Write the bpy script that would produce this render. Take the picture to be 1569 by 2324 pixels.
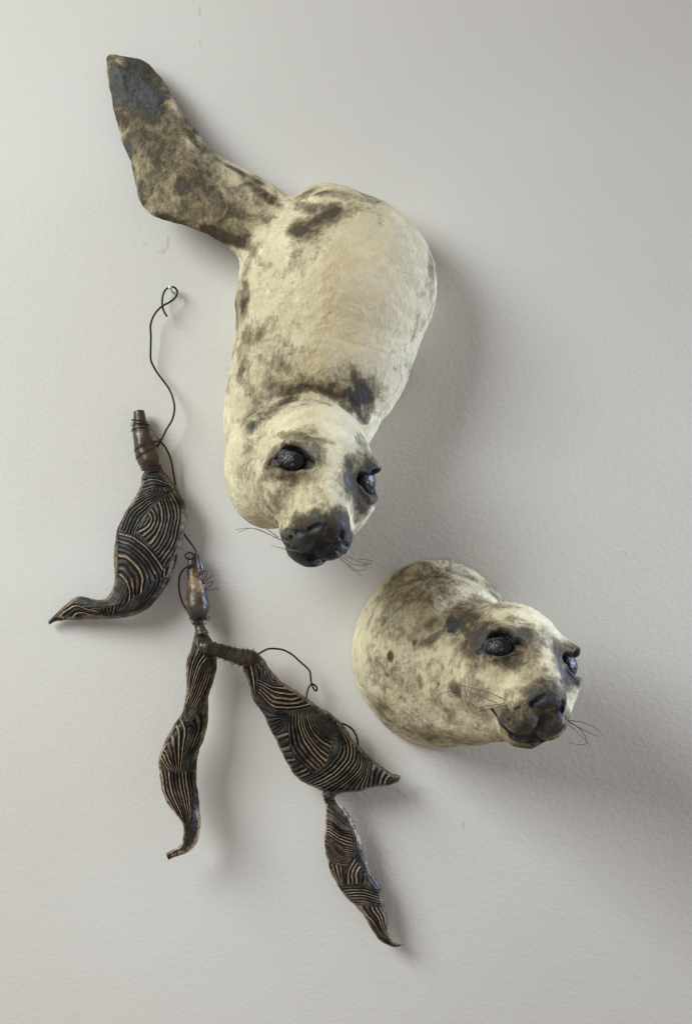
import bpy, math, random
import numpy as np
random.seed(7)
scene = bpy.context.scene
for o in list(bpy.data.objects):
    bpy.data.objects.remove(o)

# ---------------------------------------------------------------- units
# Layout unit: 1 "unit" = 0.5 mm on the wall.  X right, V down, D out of the wall.
CX, CV, DCAM, S = 784.5, 1161.5, 3200.0, 1.0 / 2000.0
def W(p):
    p = np.asarray(p, float)
    return np.stack([(p[..., 0] - CX) * S, -p[..., 2] * S, (CV - p[..., 1]) * S], -1)
def P(u, v, d):                        # a traced outline point, put at its own distance from the wall
    k = 1.0 - d / DCAM
    return (CX + (u - CX) * k, CV + (v - CV) * k, d)

# ---------------------------------------------------------------- camera
cam = bpy.data.cameras.new('camera'); camo = bpy.data.objects.new('camera', cam)
scene.collection.objects.link(camo); scene.camera = camo
camo.location = (0, -DCAM * S, 0); camo.rotation_euler = (math.radians(90), 0, 0)
cam.sensor_fit = 'VERTICAL'; cam.sensor_height = 36.0
cam.lens = 36.0 * (DCAM * S) / (2323.5 * S)
cam.clip_start = 0.05; cam.clip_end = 50

# ---------------------------------------------------------------- light
world = bpy.data.worlds.new('World'); scene.world = world; world.use_nodes = True
bg = world.node_tree.nodes['Background']
bg.inputs[0].default_value = (1.0, 0.89, 0.795, 1); bg.inputs[1].default_value = 0.29
def area(name, loc, target, size, size_y, power, col, spread=180):
    l = bpy.data.lights.new(name, 'AREA'); l.shape = 'RECTANGLE'; l.size = size; l.size_y = size_y
    l.energy = power; l.color = col; l.spread = math.radians(spread)
    o = bpy.data.objects.new(name, l); scene.collection.objects.link(o)
    from mathutils import Vector
    o.location = loc
    o.rotation_euler = (Vector(target) - Vector(loc)).to_track_quat('-Z', 'Y').to_euler()
    return o
area('window_light_left', (-1.95, -1.47, 1.30), (-0.25, 0, -0.72), 1.3, 1.45, 29, (0.935, 1.0, 0.995), 100)
area('window_light_right', (1.75, -0.10, 0.25), (0.25, -0.15, -0.12), 0.10, 0.6, 7, (0.60, 0.74, 1.0), 70)
vs = scene.view_settings
vs.view_transform = 'Standard'; vs.look = 'None'; vs.exposure = 0.0; vs.gamma = 1.0; vs.use_curve_mapping = False

# ---------------------------------------------------------------- numpy helpers
def _hash(ix, iy, iz, seed):
    h = (ix.astype(np.uint32) * np.uint32(374761393) + iy.astype(np.uint32) * np.uint32(668265263)
         + iz.astype(np.uint32) * np.uint32(2147483647 - 1013904223) + np.uint32((seed * 974711 + 12345) & 0xffffffff))
    h = (h ^ (h >> np.uint32(13))) * np.uint32(1274126177)
    h = h ^ (h >> np.uint32(16))
    return (h & np.uint32(0xffff)).astype(np.float32) / 65535.0
def vnoise(p, scale, seed=0):
    q = np.asarray(p, np.float32) / scale + 1000.0
    i = np.floor(q).astype(np.int64); f = q - i; f = f * f * (3 - 2 * f)
    r = 0
    for dx in (0, 1):
        wx = f[:, 0] if dx else 1 - f[:, 0]
        for dy in (0, 1):
            wy = f[:, 1] if dy else 1 - f[:, 1]
            for dz in (0, 1):
                wz = f[:, 2] if dz else 1 - f[:, 2]
                r = r + wx * wy * wz * _hash(i[:, 0] + dx, i[:, 1] + dy, i[:, 2] + dz, seed)
    return r
def fbm(p, scale, oct=4, seed=0, gain=0.5):
    a, s, t, n = 1.0, scale, 0.0, 0.0
    for k in range(oct):
        t = t + a * vnoise(p, s, seed + k * 17); n += a; a *= gain; s *= 0.5
    return t / n
def sstep(a, b, x):
    t = np.clip((x - a) / (b - a), 0, 1); return t * t * (3 - 2 * t)
def smin(a, b, k):
    h = np.maximum(k - np.abs(a - b), 0) / k
    return np.minimum(a, b) - h * h * k * 0.25
def smax(a, b, k): return -smin(-a, -b, k)
def ell(p, c, r):
    q = p - np.asarray(c, np.float32); r = np.asarray(r, np.float32)
    k0 = np.sqrt(((q / r) ** 2).sum(-1)); k1 = np.sqrt(((q / (r * r)) ** 2).sum(-1)) + 1e-9
    return k0 * (k0 - 1) / k1
def rcone(p, a, b, ra, rb):
    a = np.asarray(a, np.float32); b = np.asarray(b, np.float32); ab = b - a
    t = np.clip(((p - a) @ ab) / (ab @ ab), 0, 1)
    return np.sqrt((((p - a) - t[..., None] * ab) ** 2).sum(-1)) - (ra + (rb - ra) * t)
def chain(p, pts, rs):
    d = None
    for i in range(len(pts) - 1):
        e = rcone(p, pts[i], pts[i + 1], rs[i], rs[i + 1]); d = e if d is None else np.minimum(d, e)
    return d
def spline(pts, n):
    p = np.asarray(pts, float)
    if len(p) == 2: p = np.array([p[0], (p[0] + p[1]) / 2, p[1]])
    q = np.vstack([2 * p[0] - p[1], p, 2 * p[-1] - p[-2]])
    out = []
    m = len(p) - 1
    for t in np.linspace(0, m, n):
        i = min(int(t), m - 1); f = t - i
        a, b, c, d = q[i], q[i + 1], q[i + 2], q[i + 3]
        out.append(0.5 * ((2 * b) + (-a + c) * f + (2 * a - 5 * b + 4 * c - d) * f * f + (-a + 3 * b - 3 * c + d) * f ** 3))
    return np.array(out)
def arclen_resample(c, n):
    s = np.r_[0, np.cumsum(np.linalg.norm(np.diff(c, axis=0), axis=1))]
    t = np.linspace(0, s[-1], n)
    return np.stack([np.interp(t, s, c[:, k]) for k in range(c.shape[1])], -1)
def polydist(p, c):                    # 2-D distance to an open polyline
    best = np.full(len(p), 1e9, np.float32)
    for i in range(len(c) - 1):
        a, ab = c[i], c[i + 1] - c[i]
        t = np.clip(((p - a) @ ab) / (ab @ ab + 1e-9), 0, 1)
        best = np.minimum(best, np.sqrt((((p - a) - t[:, None] * ab) ** 2).sum(1)))
    return best
def inpoly(p, c):
    r = np.zeros(len(p), bool); n = len(c)
    for i in range(n):
        a, b = c[i], c[(i + 1) % n]
        cond = (a[1] > p[:, 1]) != (b[1] > p[:, 1])
        xi = (b[0] - a[0]) * (p[:, 1] - a[1]) / (b[1] - a[1] + 1e-12) + a[0]
        r ^= cond & (p[:, 0] < xi)
    return r

def surface_nets(f, lo, hi, h):
    ax = [np.arange(lo[k], hi[k] + h, h, dtype=np.float32) for k in range(3)]
    n = [len(a) for a in ax]
    F = np.empty(n, np.float32)
    for i0 in range(0, n[0], 16):
        g = np.stack(np.meshgrid(ax[0][i0:i0 + 16], ax[1], ax[2], indexing='ij'), -1)
        F[i0:i0 + 16] = f(g.reshape(-1, 3)).reshape(g.shape[:3])
    m = [k - 1 for k in n]
    acc = np.zeros(m + [3], np.float32); cnt = np.zeros(m, np.float32)
    off = [(a, b, c) for a in (0, 1) for b in (0, 1) for c in (0, 1)]
    sl = lambda o: F[o[0]:o[0] + m[0], o[1]:o[1] + m[1], o[2]:o[2] + m[2]]
    for a in range(8):
        for k in range(3):
            o = off[a]
            if o[k]: continue
            b = list(o); b[k] = 1
            fa, fb = sl(o), sl(b); c = (fa < 0) != (fb < 0)
            t = np.where(c, fa / np.where(c, fa - fb, 1), 0)
            for j in range(3):
                acc[..., j] += np.where(c, o[j] + (t if j == k else 0), 0)
            cnt += c
    act = cnt > 0
    idx = -np.ones(m, np.int64); idx[act] = np.arange(act.sum())
    cell = np.argwhere(act)
    V = (cell + acc[act] / cnt[act][:, None]) * h + np.array([a[0] for a in ax])
    quads = []
    for k in range(3):
        i, j = [(1, 2), (2, 0), (0, 1)][k]
        s0 = [slice(None)] * 3; s1 = [slice(None)] * 3
        s0[k] = slice(0, n[k] - 1); s1[k] = slice(1, n[k])
        c = (F[tuple(s0)] < 0) != (F[tuple(s1)] < 0)
        e = np.argwhere(c)
        e = e[(e[:, i] > 0) & (e[:, j] > 0) & (e[:, i] < m[i]) & (e[:, j] < m[j])]
        inside = F[tuple(e.T)] < 0
        def at(di, dj):
            q = e.copy(); q[:, i] -= di; q[:, j] -= dj; return idx[tuple(q.T)]
        q = np.stack([at(1, 1), at(0, 1), at(0, 0), at(1, 0)], 1)
        q[~inside] = q[~inside][:, ::-1]
        quads.append(q)
    return V, np.vstack(quads)
def subdivide(V, Q):
    n = len(V); E = np.stack([Q, np.roll(Q, -1, 1)], -1).reshape(-1, 2); E.sort(1)
    ue, inv = np.unique(E[:, 0] * n + E[:, 1], return_inverse=True); inv = inv.reshape(-1, 4)
    mid = (V[ue // n] + V[ue % n]) / 2; cen = V[Q].mean(1)
    m0 = n + inv; c0 = n + len(ue) + np.arange(len(Q))
    nq = [np.stack([Q[:, k], m0[:, k], c0, m0[:, k - 1]], 1) for k in range(4)]
    return np.vstack([V, mid, cen]), np.vstack(nq)
def grad(f, p, d=None, e=0.8):
    if d is None: d = f(p)
    return np.stack([f(p + np.eye(3, dtype=np.float32)[k] * e) - d for k in range(3)], -1) / e
def sculpt(f, lo, hi, h, levels):
    V, Q = surface_nets(f, lo, hi, h)
    for l in range(levels + 1):
        if l: V, Q = subdivide(V, Q)
        V = V.astype(np.float32)
        for it in range(2 if l < levels else 1):
            d = f(V); g = grad(f, V, d); n2 = (g * g).sum(1)
            V = V - (np.clip(d, -h, h) / np.maximum(n2, 0.15))[:, None] * g
    # shading normals from the faces
    A = V[Q]; fn = np.cross(A[:, 2] - A[:, 0], A[:, 3] - A[:, 1]); N = np.zeros_like(V)
    for k in range(4):
        for c in range(3): N[:, c] += np.bincount(Q[:, k], fn[:, c], len(V))
    N /= np.linalg.norm(N, axis=1)[:, None] + 1e-9
    return V, Q, N

def mesh_obj(name, V, Q, mat, parent=None, attrs=None, smooth=True):
    """V in layout units (X,V,D); faces listed outward in that left-handed space get reversed here."""
    w = W(V)
    me = bpy.data.meshes.new(name)
    Q = np.asarray(Q)[:, ::-1]
    k = Q.shape[1]
    me.vertices.add(len(w)); me.vertices.foreach_set('co', w.astype(np.float32).ravel())
    me.loops.add(Q.size); me.loops.foreach_set('vertex_index', Q.astype(np.int32).ravel())
    me.polygons.add(len(Q)); me.polygons.foreach_set('loop_start', np.arange(0, Q.size, k, dtype=np.int32))
    me.polygons.foreach_set('loop_total', np.full(len(Q), k, np.int32))
    me.update(); me.validate()
    if smooth: me.polygons.foreach_set('use_smooth', np.ones(len(me.polygons), bool))
    for an, a in (attrs or {}).items():
        at = me.attributes.new(an, 'FLOAT_COLOR', 'POINT')
        at.data.foreach_set('color', np.ascontiguousarray(a, np.float32).ravel())
    me.materials.append(mat)
    o = bpy.data.objects.new(name, me); scene.collection.objects.link(o)
    if parent is not None:
        o.parent = parent
        o.matrix_parent_inverse.identity()
        o.location = (-parent.location[0], -parent.location[1], -parent.location[2])
    return o
def thing(name, label, cat, loc, group=None):
    o = bpy.data.objects.new(name, None); scene.collection.objects.link(o)
    o.empty_display_size = 0.02
    o.location = tuple(float(c) for c in W(np.array(loc, float)))
    o['label'] = label; o['category'] = cat
    if group: o['group'] = group
    return o
def tube_mesh(pts, r, n=10, taper=None):
    """closed tube round a 3-D polyline in layout units; r scalar or per point"""
    p = np.asarray(pts, float); r = np.broadcast_to(np.asarray(r, float), (len(p),))
    T = np.gradient(p, axis=0); T /= np.linalg.norm(T, axis=1)[:, None] + 1e-9
    a = np.array([0.0, 0, 1]) if abs(T[0][2]) < 0.9 else np.array([1.0, 0, 0])
    U = np.cross(T[0], a); U /= np.linalg.norm(U); Us = [U]
    for i in range(1, len(p)):
        U = U - T[i] * (U @ T[i]); U /= np.linalg.norm(U) + 1e-9; Us.append(U)
    Us = np.array(Us); Vs = np.cross(T, Us)
    th = np.linspace(0, 2 * np.pi, n, endpoint=False)
    ring = p[:, None] + r[:, None, None] * (np.cos(th)[None, :, None] * Us[:, None] + np.sin(th)[None, :, None] * Vs[:, None])
    V = ring.reshape(-1, 3); m = len(p)
    i, j = np.meshgrid(np.arange(m - 1), np.arange(n), indexing='ij'); i = i.ravel(); j = j.ravel(); j2 = (j + 1) % n
    Q = np.stack([i * n + j, i * n + j2, (i + 1) * n + j2, (i + 1) * n + j], 1)
    V = np.vstack([V, p[0] - T[0] * r[0] * 0.3, p[-1] + T[-1] * r[-1] * 0.3])
    c0, c1 = m * n, m * n + 1; j = np.arange(n); j2 = (j + 1) % n
    Q = np.vstack([Q, np.stack([np.full(n, c0), j2, j, j], 1)[:, [0, 1, 2, 2]], np.stack([np.full(n, c1), (m - 1) * n + j, (m - 1) * n + j2, (m - 1) * n + j2], 1)])
    return V, Q
def tri_fix(V, Q):                     # split degenerate quads into clean triangles
    a = Q[:, [0, 1, 2]]; b = Q[:, [0, 2, 3]]; b = b[(Q[:, 2] != Q[:, 3])]
    return V, np.vstack([a, b])
def tube(name, pts, r, mat, parent=None, n=10, samples=None):
    c = spline(pts, samples or max(8, len(pts) * 10))
    rr = r if np.isscalar(r) else np.interp(np.linspace(0, 1, len(c)), np.linspace(0, 1, len(r)), r)
    V, Q = tri_fix(*tube_mesh(c, rr, n))
    return mesh_obj(name, V, Q, mat, parent)

# ---------------------------------------------------------------- materials
def new_mat(name):
    m = bpy.data.materials.new(name); m.use_nodes = True
    nt = m.node_tree; b = nt.nodes['Principled BSDF']
    return m, nt, b
class NB:
    def __init__(s, nt): s.nt = nt
    def n(s, t, **kw):
        x = s.nt.nodes.new(t)
        for k, v in kw.items(): setattr(x, k, v)
        return x
    def put(s, inp, v):
        if hasattr(v, 'is_output') or isinstance(v, bpy.types.NodeSocket): s.nt.links.new(v, inp)
        else: inp.default_value = v
    def m(s, op, a, b=0.0, c=0.0, clamp=False):
        x = s.n('ShaderNodeMath', operation=op, use_clamp=clamp)
        s.put(x.inputs[0], a); s.put(x.inputs[1], b); s.put(x.inputs[2], c); return x.outputs[0]
    def mix(s, f, a, b, blend='MIX'):
        x = s.n('ShaderNodeMix', data_type='RGBA', blend_type=blend)
        s.put(x.inputs[0], f); s.put(x.inputs[6], a); s.put(x.inputs[7], b); return x.outputs[2]
    def ss(s, v, a, b, lo=0.0, hi=1.0):
        x = s.n('ShaderNodeMapRange', interpolation_type='SMOOTHSTEP')
        s.put(x.inputs[0], v); s.put(x.inputs[1], a); s.put(x.inputs[2], b); s.put(x.inputs[3], lo); s.put(x.inputs[4], hi); return x.outputs[0]
    def noise(s, co, scale, detail=4, rough=0.55, dist=0.0):
        x = s.n('ShaderNodeTexNoise'); s.put(x.inputs['Vector'], co)
        x.inputs['Scale'].default_value = scale; x.inputs['Detail'].default_value = detail
        x.inputs['Roughness'].default_value = rough; x.inputs['Distortion'].default_value = dist
        return x.outputs['Fac']
    def obco(s, scale=(1, 1, 1), rot=(0, 0, 0)):
        t = s.n('ShaderNodeTexCoord'); mp = s.n('ShaderNodeMapping')
        mp.inputs['Scale'].default_value = scale; mp.inputs['Rotation'].default_value = rot
        s.nt.links.new(t.outputs['Object'], mp.inputs['Vector']); return mp.outputs[0]
    def attr(s, name):
        a = s.n('ShaderNodeAttribute', attribute_name=name)
        sp = s.n('ShaderNodeSeparateColor'); s.nt.links.new(a.outputs['Color'], sp.inputs[0])
        return sp.outputs[0], sp.outputs[1], sp.outputs[2], a.outputs['Alpha']
    def bump(s, h, strength, dist, normal=None):
        b = s.n('ShaderNodeBump'); b.inputs['Strength'].default_value = strength; b.inputs['Distance'].default_value = dist
        s.put(b.inputs['Height'], h)
        if normal is not None: s.put(b.inputs['Normal'], normal)
        return b.outputs[0]

def mat_wall():
    m, nt, b = new_mat('painted_plaster'); k = NB(nt)
    co = k.obco()
    big = k.noise(co, 3.0, 3, 0.5)
    stip = k.noise(k.obco((1, 1, 1.3)), 150, 3, 0.55, 0.4)
    stip2 = k.noise(co, 330, 2, 0.5)
    soft = k.noise(co, 28, 2, 0.5)
    col = k.mix(k.ss(big, 0.3, 0.7), (0.685, 0.665, 0.635, 1), (0.715, 0.695, 0.665, 1))
    # stray scuffs and specks on the paint
    sp = k.noise(k.obco((1, 1, 0.6), (0, 0.6, 0)), 34, 1, 0.4, 1.5)
    scuff = k.ss(sp, 0.80, 0.84)
    col = k.mix(k.m('MULTIPLY', scuff, 0.35), col, (0.30, 0.27, 0.22, 1))
    k.put(b.inputs['Base Color'], col)
    b.inputs['Roughness'].default_value = 0.62
    b.inputs['Specular IOR Level'].default_value = 0.3
    h = k.m('ADD', k.m('ADD', k.ss(stip, 0.25, 0.8), k.m('MULTIPLY', stip2, 0.4)), k.m('MULTIPLY', soft, 0.9))
    k.put(b.inputs['Normal'], k.bump(h, 0.125, 0.0011))
    return m

def mat_seal():
    m, nt, b = new_mat('stained_cream_clay'); k = NB(nt)
    R, G, B, A = k.attr('paint')
    co = k.obco()
    warp = k.noise(co, 14, 3, 0.6)
    n1 = k.noise(co, 46, 6, 0.68, 0.6)          # blotches
    n2 = k.noise(k.obco((1.5, 1.5, 0.7), (0, 0.35, 0)), 150, 4, 0.65, 0.4)   # brush-dragged streaks
    n3 = k.noise(co, 420, 3, 0.6)               # grain
    # general broken tone of the slip
    base = k.mix(k.ss(n1, 0.36, 0.62), (0.555, 0.485, 0.315, 1), (0.755, 0.695, 0.49, 1))
    base = k.mix(k.m('MULTIPLY', B, 0.85), base, (0.62, 0.51, 0.32, 1))
    base = k.mix(k.m('MULTIPLY', k.ss(n2, 0.52, 0.72), 0.40), base, (0.78, 0.74, 0.58, 1))
    # wash left in the rough surface
    br = k.m('ADD', k.m('ADD', k.m('MULTIPLY', k.m('SUBTRACT', n1, 0.5), 3.0), k.m('MULTIPLY', k.m('SUBTRACT', n2, 0.5), 1.3)), k.m('MULTIPLY', k.m('SUBTRACT', n3, 0.5), 0.5))
    wash = k.ss(k.m('ADD', R, k.m('MULTIPLY', br, 0.55)), 0.16, 0.68)
    col = k.mix(k.m('MULTIPLY', wash, 0.80), base, (0.150, 0.112, 0.062, 1))
    deep = k.ss(k.m('ADD', R, k.m('MULTIPLY', br, 0.5)), 0.55, 1.0)
    col = k.mix(k.m('MULTIPLY', deep, 0.9), col, (0.05, 0.036, 0.023, 1))
    slate = k.ss(k.m('ADD', G, k.m('MULTIPLY', br, 0.6)), 0.25, 1.0)
    scol = k.mix(k.ss(n1, 0.38, 0.64), (0.008, 0.0075, 0.0075, 1), (0.058, 0.062, 0.066, 1))
    col = k.mix(slate, col, scol)
    # little pits filled with oxide
    pit = k.ss(k.noise(co, 95, 2, 0.5, 0.8), 0.74, 0.79)
    col = k.mix(k.m('MULTIPLY', pit, 0.65), col, (0.07, 0.05, 0.03, 1))
    k.put(b.inputs['Base Color'], col)
    k.put(b.inputs['Roughness'], k.m('SUBTRACT', 0.80, k.m('MULTIPLY', slate, 0.30)))
    b.inputs['Specular IOR Level'].default_value = 0.28
    h = k.m('ADD', k.m('MULTIPLY', n3, 0.5), k.m('ADD', k.m('MULTIPLY', n2, 0.8), k.m('MULTIPLY', pit, -0.6)))
    k.put(b.inputs['Normal'], k.bump(h, 0.5, 0.0020))
    return m

def mat_eye():
    m, nt, b = new_mat('dark_glazed_eye'); k = NB(nt)
    R, G, B, A = k.attr('paint')
    co = k.obco()
    n = k.noise(co, 260, 4, 0.6)
    c = k.mix(k.ss(k.m('ADD', R, k.m('MULTIPLY', k.m('SUBTRACT', n, 0.5), 0.8)), 0.3, 0.9), (0.005, 0.005, 0.006, 1), (0.062, 0.068, 0.07, 1))
    k.put(b.inputs['Base Color'], c); b.inputs['Roughness'].default_value = 0.42; b.inputs['Specular IOR Level'].default_value = 0.5
    k.put(b.inputs['Normal'], k.bump(n, 0.12, 0.001))
    return m

def mat_pod():
    m, nt, b = new_mat('carved_dark_clay'); k = NB(nt)
    R, G, B, A = k.attr('paint')                 # R ridge height, G bare rim, B worn-to-clay
    co = k.obco()
    n1 = k.noise(co, 60, 5, 0.65, 0.3); n2 = k.noise(co, 300, 4, 0.65)
    slate = k.mix(k.ss(n1, 0.35, 0.65), (0.016, 0.0135, 0.0115, 1), (0.048, 0.043, 0.039, 1))
    tan = k.mix(k.ss(n2, 0.3, 0.7), (0.18, 0.118, 0.074, 1), (0.43, 0.325, 0.222, 1))
    worn = k.m('MULTIPLY', k.ss(k.m('ADD', B, k.m('MULTIPLY', k.m('SUBTRACT', n1, 0.5), 0.9)), 0.22, 0.72), k.ss(R, 0.42, 0.8))
    top = k.mix(worn, slate, tan)
    rim = k.mix(k.ss(k.m('ADD', n1, k.m('MULTIPLY', k.m('SUBTRACT', n2, 0.5), 0.6)), 0.36, 0.66), (0.030, 0.023, 0.018, 1), (0.165, 0.108, 0.066, 1))
    rim = k.mix(k.m('MULTIPLY', A, k.ss(k.m('ADD', n1, k.m('MULTIPLY', k.m('SUBTRACT', n2, 0.5), 0.8)), 0.42, 0.6)), rim, (0.50, 0.36, 0.23, 1))
    top = k.mix(k.m('MULTIPLY', G, k.ss(n1, 0.3, 0.62, 0.25, 0.95)), top, rim)
    col = k.mix(k.ss(R, 0.12, 0.55), (0.006, 0.005, 0.005, 1), top)
    k.put(b.inputs['Base Color'], col)
    k.put(b.inputs['Roughness'], k.ss(n2, 0.2, 0.8, 0.32, 0.6))
    b.inputs['Specular IOR Level'].default_value = 0.35
    k.put(b.inputs['Normal'], k.bump(k.m('ADD', n2, n1), 0.25, 0.0008))
    return m

def mat_bulb():
    m, nt, b = new_mat('glossy_brown_glaze'); k = NB(nt)
    co = k.obco(); n1 = k.noise(co, 45, 5, 0.65, 0.5); n2 = k.noise(co, 260, 4, 0.65)
    c = k.mix(k.ss(n1, 0.36, 0.52), (0.022, 0.017, 0.014, 1), (0.062, 0.038, 0.025, 1))
    c = k.mix(k.ss(n1, 0.55, 0.70), c, (0.26, 0.165, 0.085, 1))
    c = k.mix(k.m('MULTIPLY', k.ss(n2, 0.58, 0.68), 0.7), c, (0.02, 0.015, 0.013, 1))
    k.put(b.inputs['Base Color'], c)
    k.put(b.inputs['Roughness'], k.ss(n2, 0.3, 0.7, 0.22, 0.5))
    k.put(b.inputs['Normal'], k.bump(k.m('ADD', n1, n2), 0.35, 0.0012))
    return m
def mat_plain(name, col, rough, metal=0.0, spec=0.5):
    m, nt, b = new_mat(name); k = NB(nt)
    n = k.noise(k.obco(), 400, 3, 0.6)
    d = tuple(c * 0.6 for c in col[:3]) + (1,)
    k.put(b.inputs['Base Color'], k.mix(k.ss(n, 0.3, 0.7), d, col)); b.inputs['Roughness'].default_value = rough
    b.inputs['Metallic'].default_value = metal; b.inputs['Specular IOR Level'].default_value = spec
    return m
M_WALL, M_SEAL, M_EYE, M_POD, M_BULB = mat_wall(), mat_seal(), mat_eye(), mat_pod(), mat_bulb()
M_WIRE = mat_plain('black_iron_wire', (0.016, 0.015, 0.015, 1), 0.5, 0.3)
M_THIN = mat_plain('rusty_binding_wire', (0.035, 0.024, 0.018, 1), 0.55, 0.3)
M_NAIL = mat_plain('zinc_nail', (0.72, 0.74, 0.74, 1), 0.4, 0.15)
M_WHISK = mat_plain('whisker_fibre', (0.17, 0.13, 0.085, 1), 0.4)

# ---------------------------------------------------------------- wall
wv = np.array([[-3200, -3000, 0], [4800, -3000, 0], [4800, 5200, 0], [-3200, 5200, 0]], float)
wall = mesh_obj('wall', wv, np.array([[0, 1, 2, 3]]), M_WALL, smooth=False)
wall['kind'] = 'structure'

# ---------------------------------------------------------------- seals
def frame(L, F):
    F = np.array(F, float); F /= np.linalg.norm(F); L = np.array(L, float); L -= F * (L @ F); L /= np.linalg.norm(L)
    U = np.cross(L, F); return np.stack([L, F, U]).astype(np.float32)
def head_base(q, a):
    d = ell(q, (0, -22, 0), (130, 152, 132))
    d = smin(d, ell(a, (56, 58, -46), (82, 100, 78)), 50)
    d = smin(d, rcone(q, (0, 70, 36), (0, 184, -10), 74, 46), 36)
    d = smin(d, ell(a, (34, 172, -62), (47, 64, 57)), 24)             # whisker pads
    d = smin(d, ell(a, (78, 80, 68), (34, 42, 24)), 36)               # brow
    d = smin(d, ell(a, (96, 92, 6), (36, 40, 30)), 30)                # cheek under the eye
    d = smin(d, ell(q, (0, 214, -12), (43, 33, 33)), 18)              # nose pad
    return d
EYE_N = np.array([0.60, 0.66, 0.45]); EYE_N /= np.linalg.norm(EYE_N)
EYE_T = np.array([-0.74, 0.67, 0.0]); EYE_T -= EYE_N * (EYE_T @ EYE_N) + np.array([0, 0, -0.75]); EYE_T -= EYE_N * (EYE_T @ EYE_N); EYE_T /= np.linalg.norm(EYE_T)   # towards the inner corner
EYE_B = np.cross(EYE_N, EYE_T); EYE_B *= np.sign(EYE_B[2])                        # towards the brow
def _eye_pos():
    ts = np.linspace(-60, 80, 281); pts = (np.array([81.0, 84.0, 40.0]) + ts[:, None] * EYE_N).astype(np.float32)
    d = head_base(pts, pts); return pts[np.argmin(np.abs(d))].astype(float)
EYE_C = _eye_pos()
def jaw_sdf(q, jx, jz):
    jaw = ell(q, (jx * 0.5, 116, -96 + jz * 0.6), (60, 90, 46))
    return smin(jaw, ell(q, (jx, 160, -114 + jz), (46, 44, 33)), 24)
def _lip():
    """mouth line laid on the surface, from the corner to the middle"""
    out = []
    for y, z in ((146, -85), (158, -91), (171, -98), (184, -106), (197, -113)):
        p = np.zeros((150, 3), np.float32); p[:, 0] = np.linspace(150, 1, 150); p[:, 1] = y; p[:, 2] = z
        d = np.minimum(head_base(p, p), jaw_sdf(p, 0, 0)); i = np.argmax(d < 0); out.append((float(p[i, 0]), y, z))
    for x, z in ((36, -118), (16, -117), (0, -112)):
        p = np.zeros((150, 3), np.float32); p[:, 1] = np.linspace(260, 111, 150); p[:, 0] = x; p[:, 2] = z
        d = np.minimum(head_base(p, p), jaw_sdf(p, 0, 0)); i = np.argmax(d < 0); out.append((x, float(p[i, 1]), z))
    return out
LIP = _lip(); LIP_R = [1.5, 2.5, 3.5, 4.5, 6, 7, 8, 8]
def head_sdf(q, jx=0.0, jz=0.0):
    """seal head in its own axes: x lateral, y towards the nose, z towards the crown"""
    a = q.copy(); a[:, 0] = np.abs(a[:, 0])
    d = head_base(q, a)
    jaw = jaw_sdf(q, jx, jz)
    d = smin(d, jaw, 7)
    am = q.copy(); am[:, 0] = np.abs(am[:, 0] - jx * 0.4)
    cut = chain(am, LIP, LIP_R)
    d = smax(d, -cut, 5)
    # eye opening and lids
    w = (a - EYE_C.astype(np.float32)) @ np.stack([EYE_T, EYE_B, EYE_N], 1).astype(np.float32)
    lens = np.sqrt((w[:, 0] / 34) ** 2 + (w[:, 1] / 28) ** 2)
    duct = np.sqrt((np.maximum(np.abs(w[:, 0] - 30) - 14, 0)) ** 2 + (w[:, 1] + 12) ** 2) / 9.0      # inner corner
    duct2 = np.sqrt((np.maximum(np.abs(w[:, 0] + 30) - 12, 0)) ** 2 + (w[:, 1] + 6) ** 2) / 7.0       # outer corner
    rim = smin(lens, smin((duct - 1) * 0.3 + 1, (duct2 - 1) * 0.25 + 1, 0.1), 0.15)
    up = sstep(-8, 14, w[:, 1])
    d = d - (3.0 + 2.5 * up) * np.exp(-((rim - 1.2) / 0.2) ** 2) * np.exp(-(w[:, 2] / 20) ** 2) * (1 - 0.8 * sstep(-5, 30, -w[:, 0]))
    hole = np.maximum((rim - 1) * 26, -w[:, 2] - 26)
    d = smax(d, -hole, 10)
    # a crease sweeping under the eye
    d = smax(d, -(np.sqrt(((lens - 1.85) * 26) ** 2 + (w[:, 2] + 2) ** 2 + np.maximum(w[:, 1] + 6, 0) ** 2) - 3.0), 9)
    # nostrils and the groove under the nose
    d = smax(d, -chain(a, [(23, 246, -4), (27, 242, -14), (36, 230, -32)], [4, 8, 5]), 3)
    d = smax(d, -chain(a, [(0, 250, -38), (0, 243, -56), (0, 230, -104)], [2, 4, 6]), 6)
    d = smax(d, -chain(a, [(41, 238, -38), (54, 228, -50), (66, 206, -58)], [4, 3, 2]), 8)
    # whisker pits
    for pt in ((62, 218, -70), (72, 205, -66), (80, 190, -62), (66, 212, -84), (77, 198, -80), (84, 182, -76)):
        d = smax(d, -(np.sqrt(((a - np.float32(pt)) ** 2).sum(1)) - 4.5), 4)
    return d
def far_skip(q, fn, r=300.0):
    n = np.sqrt((q ** 2).sum(1)); d = n - (r - 60); m = n < r
    if m.any(): d[m] = fn(q[m])
    return d
def poly_sdf2(poly, p):
    c = np.vstack([poly, poly[:1]])
    return polydist(p, c) * np.where(inpoly(p, poly), -1, 1)

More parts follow.
